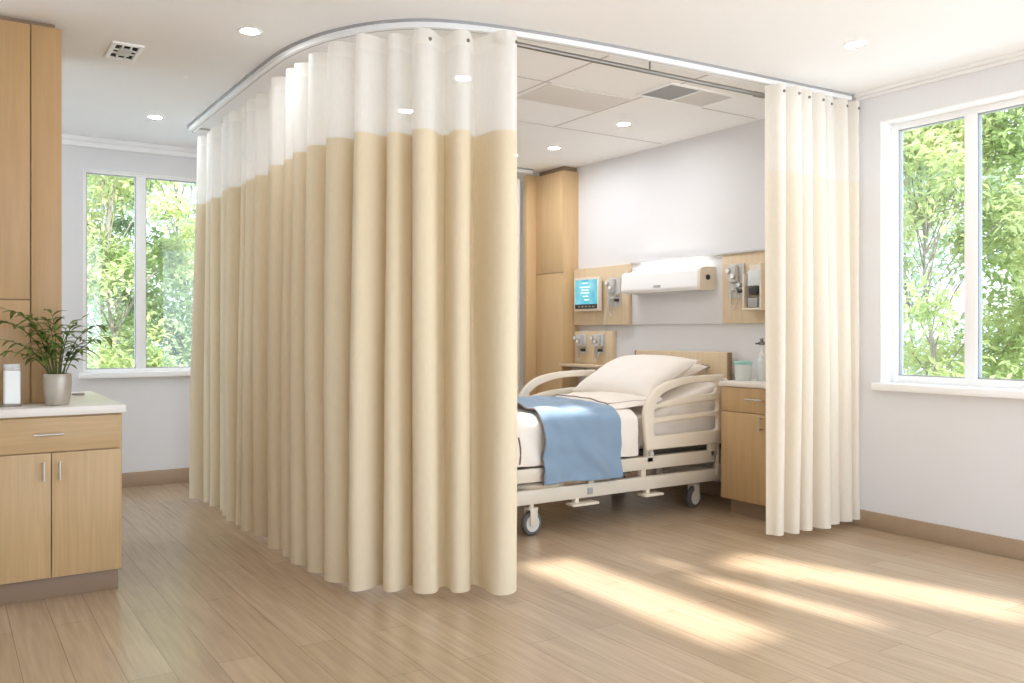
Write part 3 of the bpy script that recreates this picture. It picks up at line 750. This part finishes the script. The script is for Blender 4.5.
# casters
def caster(x, y, yaw):
    c_ = Vector((x, y, .073))
    mt = Matrix.Translation(c_) @ Matrix.Rotation(yaw, 4, 'Z')
    fork = MB()
    fork.box(-.028, .028, -.03, -.024, -.01, .085, .002, 2, mt); fork.box(-.028, .028, .024, .03, -.01, .085, .002, 2, mt); fork.box(-.032, .032, -.03, .03, .078, .094, .004, 2, mt)
    fork.cyl(c_ + Vector((0, 0, .09)), c_ + Vector((0, 0, .118)), .016, 14)
    o = fork.build('caster', M['frame'], bed)
    ax = (mt.to_3x3() @ Vector((0, 1, 0)))
    MB().lathe([(.050, -.018), (.066, -.017), (.072, -.01), (.073, 0), (.072, .01), (.066, .017), (.050, .018), (.050, -.018)], c_, 32, ax).build('tyre', M['rubber'], o)
    MB().lathe([(0, -.0215), (.012, -.0215), (.014, -.016), (.03, -.015), (.050, -.018), (.0505, .018), (.03, .015), (.014, .016), (.012, .0215), (0, .0215)], c_, 32, ax).build('wheel_hub', M['wheel'], o)
caster(2.945, BY0 + .03, .10); caster(4.355, BY0 + .10, .18); caster(2.90, BY1 - .10, -.1); caster(4.40, BY1 - .10, .1)
# headboard and footboard
hb = rounded([(4.40, .46), (5.385, .46), (5.385, 1.068), (4.40, 1.068)], .02, 4)
plate('headboard', [hb], .034, .004, M['woody'], bed, lambda u, v, w_: Vector((4.735 + w_, u, v)))
MB().box(4.715, 4.755, 4.385, 4.402, .46, 1.066, .004).build('headboard_edge', M['toe'], bed)
MB().box(4.715, 4.755, 5.383, 5.40, .46, 1.066, .004).build('headboard_edge', M['toe'], bed)
for y in (4.55, 5.2): MB().box(4.60, 4.74, y - .025, y + .025, .33, .47, .006).build('headboard_post', M['frame'], bed)
m_ = MB().cyl((4.72, 4.585, .965), (4.675, 4.585, .965), .008, 10).cyl((4.68, 4.61, .972), (4.68, 4.54, .955), .009, 10).cyl((4.68, 4.56, .955), (4.67, 4.555, .92), .006, 8)
m_.build('headboard_clamp', M['chrome_dark'], bed)
fb = rounded([(4.36, .40), (5.24, .40), (5.24, .93), (4.36, .93)], .06, 5)
plate('footboard', [fb], .03, .004, M['woody'], bed, lambda u, v, w_: Vector((2.475 + w_, u, v)))
MB().box(2.46, 2.53, 4.5, 4.55, .33, .44, .005).box(2.46, 2.53, 5.05, 5.1, .33, .44, .005).build('footboard_post', M['frame'], bed)
# side rails
def rail(x0, yr):
    def X(u): return x0 + u
    outer = [tuple(p) for p in catmull([(0, 0), (-.015, .12), (-.02, .26), (.04, .36), (.15, .428), (.32, .462), (.50, .472), (.67, .474)], 6)]
    outer += rounded([(.67, .474), (.705, .474), (.705, .0), (0, 0)], .03, 4)[5:-6]
    outer = [(X(u), .447 + v) for u, v in outer]
    s1 = [tuple(p) for p in catmull([(.075, .315), (.16, .37), (.32, .412), (.50, .424), (.60, .424)], 6)]
    s1 += [(.625, .415), (.635, .385), (.625, .355)] + [tuple(p) for p in catmull([(.60, .345), (.45, .342), (.25, .325), (.10, .293)], 5)] + [(.075, .298)]
    def slotpts(z0, z1, z0b, z1b, a=.06, b=.645): return rounded([(a, z0), (b, z0b), (b, z1b), (a, z1)], .028, 5)
    s2 = slotpts(.205, .265, .225, .302); s3 = slotpts(.09, .172, .095, .192)
    sl = [[(X(u), .447 + v) for u, v in q] for q in (s1, s2, s3)]
    o = plate('side_rail', [outer] + sl, .036, .010, M['plastic'], bed, lambda u, v, w_: Vector((u, yr + w_, v)))
    return o
r1 = rail(3.815, BY0 - .012); r2 = rail(3.56, BY1 + .012)
for r_, x0, ys in ((r1, 3.815, BY0 + .02), (r2, 3.56, BY1 - .02)):
    MB().box(x0 + .02, x0 + .08, min(ys, ys + .0) - .02, ys + .02, .36, .47, .008).build('rail_hinge', M['frame'], r_)
    MB().box(x0 + .60, x0 + .66, ys - .02, ys + .02, .36, .47, .008).build('rail_hinge', M['frame'], r_)
MB().cyl((3.845, BY0 - .025, .425), (3.845, BY0 - .042, .425), .014, 14).build('release_knob', M['lightgrey'], r1)
for x in (4.50,): MB().cyl((x, BY0 + .02, .23), (x, BY0 + .02, .46), .014, 12).build('corner_post', M['frame'], bed)
MB().box(4.48, 4.52, BY0, BY0 + .04, .22, .30, .006).build('corner_block', M['frame'], bed)

# mattress: flat part and raised backrest
MY0, MY1 = 4.345, 5.265
def mat_top(x):      # top surface of the mattress along the bed
    k = max(0, min(1, (x - 3.85) / .18)); k = k*k*(3 - 2*k)
    return .665 + k * max(0, x - 3.93) * .30
def mat_bot(x):
    return .432 + max(0, x - 3.93) * .05
m_ = MB(); rows = []
xs = [2.52, 2.53, 2.56] + [2.6 + .03*k for k in range(66)] + [4.62, 4.66, 4.69, 4.70]
for x in xs:
    zt, zb = mat_top(x), mat_bot(x); ins = 0.03 if x in (2.52, 4.70) else (.008 if x in (2.53, 4.69) else 0)
    zt -= ins; zb += ins
    pr_ = rounded([(MY0 + ins, zb), (MY1 - ins, zb), (MY1 - ins, zt), (MY0 + ins, zt)], .05, 5)
    i0 = max(range(len(pr_)), key=lambda q: (abs(pr_[q][0] - pr_[(q+1) % len(pr_)][0]) < 1e-6 and pr_[q][0] < 4.8) * abs(pr_[q][1] - pr_[(q+1) % len(pr_)][1]))
    pa, pb_ = pr_[i0], pr_[(i0+1) % len(pr_)]
    pr_ = pr_[:i0+1] + [(pa[0] + (pb_[0]-pa[0])*q/14, pa[1] + (pb_[1]-pa[1])*q/14) for q in range(1, 14)] + pr_[i0+1:]
    rr = []
    for y, z in pr_:
        wv = .012 * noise.noise(Vector((x*6 + z*4, y*4, z*17 - x*3))) + .006*noise.noise(Vector((x*14, y*4, z*34)))
        rr.append(Vector((x, y + (wv if abs(y - 4.8) > .4 else 0), z + wv*.5)))
    rows.append(rr + [rr[0]])
m_.grid(rows); m_.bm.faces.new(m_.bm.verts[0:len(rows[0])-1]); 
bmesh.ops.remove_doubles(m_.bm, verts=m_.bm.verts[:], dist=1e-5)
mt_ = m_.build('mattress', M['linen'], bed, ang=60)
MB().tube([(2.6, MY0 - .002, .50), (3.2, MY0 - .003, .50), (3.8, MY0 - .002, .50)], .004, 6).build('mattress_piping', M['piping'], mt_)

def draped(x0, x1, nx, ytop0, ytop1, zdrop0, zdrop1, lift, rad=.06, wr=.008, seed=0, yout=.02, skew=0.0, flar=0.02):
    """cloth over the mattress: rows along the bed, columns from the near hem over the top to the far hem"""
    rows = []
    for i in range(nx + 1):
        x = x0 + (x1 - x0) * i / nx
        zt = mat_top(x) + lift
        ya, yb = MY0 - yout, MY1 + yout
        prof = []
        n1 = 12
        zn = zdrop0 + .006*math.sin(x*9 + seed); zf = zdrop1
        for k in range(n1): 
            z = zn + (zt - rad - zn) * k / n1
            prof.append((ya - flar*(1 - k/n1), z))
        for k in range(7):
            a = PI - (PI/2)*k/6; prof.append((ya + rad + rad*math.cos(a), zt - rad + rad*math.sin(a)))
        for k in range(1, 20): prof.append((ya + rad + (yb - ya - 2*rad)*k/20, zt + .012*math.sin(PI*k/20)))
        for k in range(7):
            a = PI/2 - (PI/2)*k/6; prof.append((yb - rad + rad*math.cos(a), zt - rad + rad*math.sin(a)))
        for k in range(1, 6): prof.append((yb, zt - rad + (zf - zt + rad)*k/5))
        row = []
        for j, (y, z) in enumerate(prof):
            side = j < n1 + 3
            v = Vector((x*4.2 + z*3.0 + seed, y*3.6, z*2.2 - x*1.2))
            n_ = noise.noise(v)*wr*1.3 + noise.noise(v*2.3 + Vector((9, 2, 4)))*wr*.9
            xx = x + skew*(y - MY0)
            if side:
                low = max(0, 1 - j/(n1+3)); row.append(Vector((xx, y - abs(n_)*1.6 - .010*low*math.sin(x*22 + seed*2 + 1.5*noise.noise(v)), z)))
            else: row.append(Vector((xx, y, z + n_)))
        rows.append(row)
    return rows
def cloth_obj(name, rows, m, label, cat, thick=.012, sub=1, group=None):
    o = MB().grid(rows).build(name, m, None, ang=80)
    md = o.modifiers.new('Solidify', 'SOLIDIFY'); md.thickness = thick; md.offset = 1
    if sub:
        s_ = o.modifiers.new('Subsurf', 'SUBSURF'); s_.levels = sub; s_.render_levels = sub
    if label: tag(o, label, cat, group)
    return o
drows = draped(2.50, 3.775, 46, 0, 0, .412, .45, .03, seed=1.3, yout=.045, wr=.013, flar=.008, rad=.085)
duvet = cloth_obj('duvet', drows, M['linen'], 'white duvet with taupe piping covering the lower half of the bed', 'duvet', .02)
# turned-down band over the duvet by the pillow
rows = []
for i in range(15):
    t = i/14; row = []
    for k in range(31):
        y = MY0 + .005 + (MY1 - MY0 - .01)*k/30
        edge = 3.56 + .26*((y - MY0)/.92)**.8
        x = edge + (4.06 - edge)*t
        z = mat_top(x) + .074 + .012*math.sin(PI*k/30) + .012*noise.noise(Vector((x*4, y*4, 7))) - .02*(t < .01)
        if k < 3: z -= (.0, .0, .0)[k] + (.028, .012, .003)[k]
        row.append(Vector((x, y, z)))
    rows.append(row)
o = MB().grid(rows).build('turned_down_sheet', M['linen2'], duvet, ang=80)
md = o.modifiers.new('Solidify', 'SOLIDIFY'); md.thickness = .012; md.offset = -1
sb_ = o.modifiers.new('Subsurf', 'SUBSURF'); sb_.levels = 1; sb_.render_levels = 1
MB().tube([p + Vector((-.006, 0, .006)) for p in rows[1]], .0055, 6).build('piping', M['piping'], duvet)
MB().tube([r[2] + Vector((0, -.004, .007)) for r in rows[1:]], .005, 6).build('piping', M['piping'], duvet)
MB().tube([drows[12][j] + Vector((.01*math.sin(j*.3), -.022, 0)) for j in range(1, 12)] , .0055, 6).build('piping', M['piping'], duvet)
MB().tube([drows[-1][j] + Vector((.004, -.012, 0)) for j in range(1, 14)] , .004, 6).build('piping', M['piping'], duvet)
brows = draped(3.0, 3.60, 26, 0, 0, .298, .50, .076, seed=4.7, yout=.086, wr=.020, rad=.11, skew=.05, flar=.006)
bl = cloth_obj('blanket', brows, M['blue'], 'soft blue blanket draped across the foot of the bed over the near side', 'blanket', .008)
for i_ in (0,):
    MB().tube([v + Vector((-.003 if i_ == 0 else .003, -.004, .004 if j > 14 else 0)) for j, v in enumerate(brows[i_][:42])], .0045, 6).build('edge_binding', M['piping'], bl)
def pillow(name, label, c, w_, h_, t_, tilt, yaw, seed, m, roll=0.0):
    N = 22; mb = MB()
    R = Matrix.Translation(c) @ Matrix.Rotation(yaw, 4, 'Z') @ Matrix.Rotation(-tilt, 4, 'Y') @ Matrix.Rotation(roll, 4, 'X')
    sides = []
    for sg in (1, -1):
        rows = []
        for i in range(N + 1):
            u = -1 + 2*i/N; row = []
            for j in range(N + 1):
                v = -1 + 2*j/N
                e = max(0, (1 - abs(u)**2.6)) ** .55 * max(0, (1 - abs(v)**2.6)) ** .55
                # edges pulled in between the corners
                px_ = u*h_/2*(1 - .06*(1 - v*v)*abs(u)**2) ; py_ = v*w_/2*(1 - .05*(1 - u*u)*abs(v)**2)
                z = sg*t_/2*e
                nn = noise.noise(Vector((u*2.2 + seed, v*2.2, sg*3)))*.014*e + noise.noise(Vector((u*6 + seed, v*5, sg)))*.006*e
                row.append(R @ Vector((px_, py_, z + sg*nn*.8)))
            rows.append(row)
        mb.grid(rows); sides.append(rows)
    bmesh.ops.remove_doubles(mb.bm, verts=mb.bm.verts[:], dist=1e-4)
    o = mb.build(name, m, None, ang=80)
    s_ = o.modifiers.new('Subsurf', 'SUBSURF'); s_.levels = 1; s_.render_levels = 1
    rr = sides[0]
    edge = rr[0] + [r[-1] for r in rr] + rr[-1][::-1] + [r[0] for r in rr][::-1]
    MB().tube(edge, .0035, 6, False).build('piping', M['linen2'], o)
    return tag(o, label, 'pillow')
pillow('pillow', 'plump white pillow leaning in front on the raised bed head', (4.235, 4.86, .893), .84, .56, .20, math.radians(26), .02, 2.0, M['linen'])
pillow('pillow', 'second white pillow lying behind the front pillow against the headboard', (4.47, 4.90, .90), .72, .44, .15, math.radians(17), .0, 5.0, M['linen2'])

# ---------------------------------------------------------------- bedside cabinet
bs = thing('bedside_cabinet', 'small maple bedside cabinet with a drawer beside the right curtain', 'cabinet', (4.6, 3.93, 0))
BX, y0, y1 = 4.39, 3.70, 4.15
MB().box(BX + .018, XW - .018, y0, y1, .10, .852, .002).build('carcass', M['wood'], bs)
MB().box(BX + .055, XW - .018, y0 + .02, y1 - .035, 0, .10).build('toe_kick', M['toe'], bs)
MB().box(BX - .012, XW - .003, y0 - .012, y1 + .012, .852, .884, .003).build('top', M['quartz'], bs)
d = MB().box(BX, BX + .018, y0 + .002, y1 - .002, .688, .848, .0015).build('drawer', M['wood'], bs)
bar_handle(MB(), (BX, 3.79, .775), (BX, 3.91, .775), (-1, 0, 0)).build('handle', M['chrome'], d)
d = MB().box(BX, BX + .018, y0 + .002, y1 - .002, .104, .683, .0015).build('door', M['wood'], bs)
bar_handle(MB(), (BX, 3.80, .59), (BX, 3.80, .66), (-1, 0, 0)).build('handle', M['chrome'], d)
cu = thing('jug', 'pale plastic jug with a teal lid on the bedside cabinet', 'jug', (4.55, 4.10, .884))
MB().lathe([(0, 0), (.048, 0), (.052, .006), (.058, .105), (.059, .11), (0, .11)], (4.55, 4.10, .8842), 26).build('body', M['paleblue'], cu)
MB().lathe([(0, .11), (.062, .11), (.063, .122), (.055, .13), (.02, .133), (0, .133)], (4.55, 4.10, .8842), 26).build('lid', M['teal'], cu)
MB().box(4.49, 4.505, 4.08, 4.12, .995, 1.008, .003).build('lid_tab', M['teal'], cu)
pb = thing('pump_bottle', 'clear pump bottle half hidden by the right curtain on the bedside cabinet', 'bottle', (4.625, 4.005, .884))
MB().lathe([(0, 0), (.03, 0), (.032, .005), (.032, .13), (.02, .155), (.013, .16), (0, .16)], (4.625, 4.005, .8842), 22).build('bottle', M['paleblue'], pb)
MB().lathe([(0, .16), (.016, .16), (.016, .185), (.006, .19), (.006, .245), (0, .245)], (4.625, 4.005, .8842), 16).build('collar', M['frost'], pb)
MB().box(4.60, 4.645, 3.992, 4.018, 1.125, 1.148, .004).box(4.565, 4.605, 3.998, 4.012, 1.128, 1.142, .004).box(4.615, 4.635, 3.995, 4.015, 1.148, 1.17, .004).build('pump_head', M['chrome_dark'], pb)

# ---------------------------------------------------------------- trees outside
def tree(name, label, base, h, rad, zc0, n, lm, seed, leaf=.11, lean=(0, 0), clumps=44):
    r = random.Random(seed); b = Vector(base)
    root = thing(name, label, 'tree', base, 'trees outside the windows')
    wood_ = MB(); top = b + Vector((lean[0], lean[1], h*.8))
    trunk = catmull([b, b + Vector((lean[0]*.2 + .05, lean[1]*.2, h*.25)), b + Vector((lean[0]*.6 - .06, lean[1]*.6 + .05, h*.5)), top], 6)
    wood_.tube(trunk, [.032*(1 - .75*k/(len(trunk)-1)) for k in range(len(trunk))], 8)
    cl = []
    for _ in range(clumps):
        z = r.uniform(zc0, h); k = math.sin(PI*min(1, max(.12, (z - zc0 + .5)/(h - zc0 + .8)))) 
        a = r.uniform(0, 2*PI); q = rad*math.sqrt(r.uniform(.0, 1))*k
        c = b + Vector((lean[0]*z/h + q*math.cos(a), lean[1]*z/h + q*math.sin(a), z)); cl.append((c, r.uniform(.3, .62)*rad*.55))
        t = trunk[min(len(trunk)-1, int(len(trunk)*max(.12, min(.95, (z - .5)/h))))]
        mid = t.lerp(c, .5) + Vector((r.uniform(-.1, .1), r.uniform(-.1, .1), r.uniform(0, .2)))
        wood_.tube(catmull([t, mid, c], 4), [.008, .0075, .007, .0065, .006, .0055, .005, .004, .003][:9], 5)
    wood_.build('trunk', M['bark'], root)
    V = []; F = []
    for i in range(n):
        c, cr = cl[r.randrange(len(cl))]
        d = Vector((r.gauss(0, 1), r.gauss(0, 1), r.gauss(0, .75))).normalized()*cr*r.random()**.4
        p = c + d
        a = Vector((r.gauss(0, 1), r.gauss(0, 1), r.gauss(-.2, .7))).normalized()
        s = a.cross(Vector((r.gauss(0, .4), r.gauss(0, .4), 1))).normalized()
        ln = leaf*r.uniform(.7, 1.4); wd = ln*.36
        up = s.cross(a)*wd*.25
        k = len(V)
        V += [p, p + a*ln*.45 + s*wd*.5 + up, p + a*ln, p + a*ln*.45 - s*wd*.5 + up]
        F += [(k, k+1, k+2), (k, k+2, k+3)]
    me = bpy.data.meshes.new('foliage'); me.from_pydata(V, [], F); me.update()
    link('foliage', me, lm, root, False)
    return root
G = -.125
tree('tree', 'yellow-green leafy tree nearest to the left window, filling its left pane', (1.75, 11.6, G), 3.9, 1.1, .5, 9500, M['leafA'], 1, .12)
tree('tree', 'green tree behind the right pane of the left window', (3.0, 12.6, G), 4.6, 1.3, .3, 9500, M['leafC'], 2, .13, (-.3, 0))
tree('tree', 'hazy pale green tree further off behind the left window', (2.2, 15.5, G), 4.2, 2.7, .2, 14000, M['leafB'], 3, .15)
tree('tree', 'light leafy tree in the left pane of the large right window', (8.6, 5.2, G), 3.9, 1.15, .2, 9500, M['leafA'], 4, .115)
tree('tree', 'tall branching tree in the right pane of the large right window', (9.3, 3.9, G), 4.6, 1.25, .3, 9500, M['leafA'], 5, .115, (.1, .2))
tree('tree', 'hazy pale green tree further off behind the large right window', (12.0, 7.6, G), 4.6, 2.2, .1, 13000, M['leafB'], 6, .15)
tree('tree', 'mid green tree low behind the right pane of the large right window', (12.2, 5.3, G), 3.6, 1.7, .1, 9500, M['leafC'], 7, .15)

# ---------------------------------------------------------------- light
wd = bpy.data.worlds.new('sky'); scn.world = wd; wd.use_nodes = True
bg = wd.node_tree.nodes['Background']; bg.inputs['Color'].default_value = (0.76, 0.865, 1.0, 1); bg.inputs['Strength'].default_value = 1.45
sun = bpy.data.lights.new('sun', 'SUN'); sun.energy = 4.3; sun.angle = math.radians(2.2); sun.color = (1.0, .98, .95)
so = bpy.data.objects.new('sun', sun); col.objects.link(so)
dv = Vector((DRIFT, 1.0, -math.tan(SUN_EL)))
so.rotation_euler = dv.to_track_quat('-Z', 'Y').to_euler()

# ---------------------------------------------------------------- camera
cam = bpy.data.cameras.new('camera'); co = bpy.data.objects.new('camera', cam); col.objects.link(co)
cam.sensor_width = 36; cam.lens = 873.5 / 1024 * 36; cam.shift_y = -(341.5 - 332.4) / 1024
co.location = (0, 0, 1.21); co.rotation_euler = (PI/2, 0, -.57865)
cam.clip_start = .05; cam.clip_end = 200
scn.camera = co
vs_ = scn.view_settings
vs_.view_transform = 'Standard'; vs_.look = 'None'; vs_.gamma = 1; vs_.use_curve_mapping = False; vs_.exposure = 1.3
scn.cycles.max_bounces = 10; scn.cycles.diffuse_bounces = 6; scn.cycles.transparent_max_bounces = 24; scn.cycles.sample_clamp_indirect = 6
scn.cycles.use_denoising = True
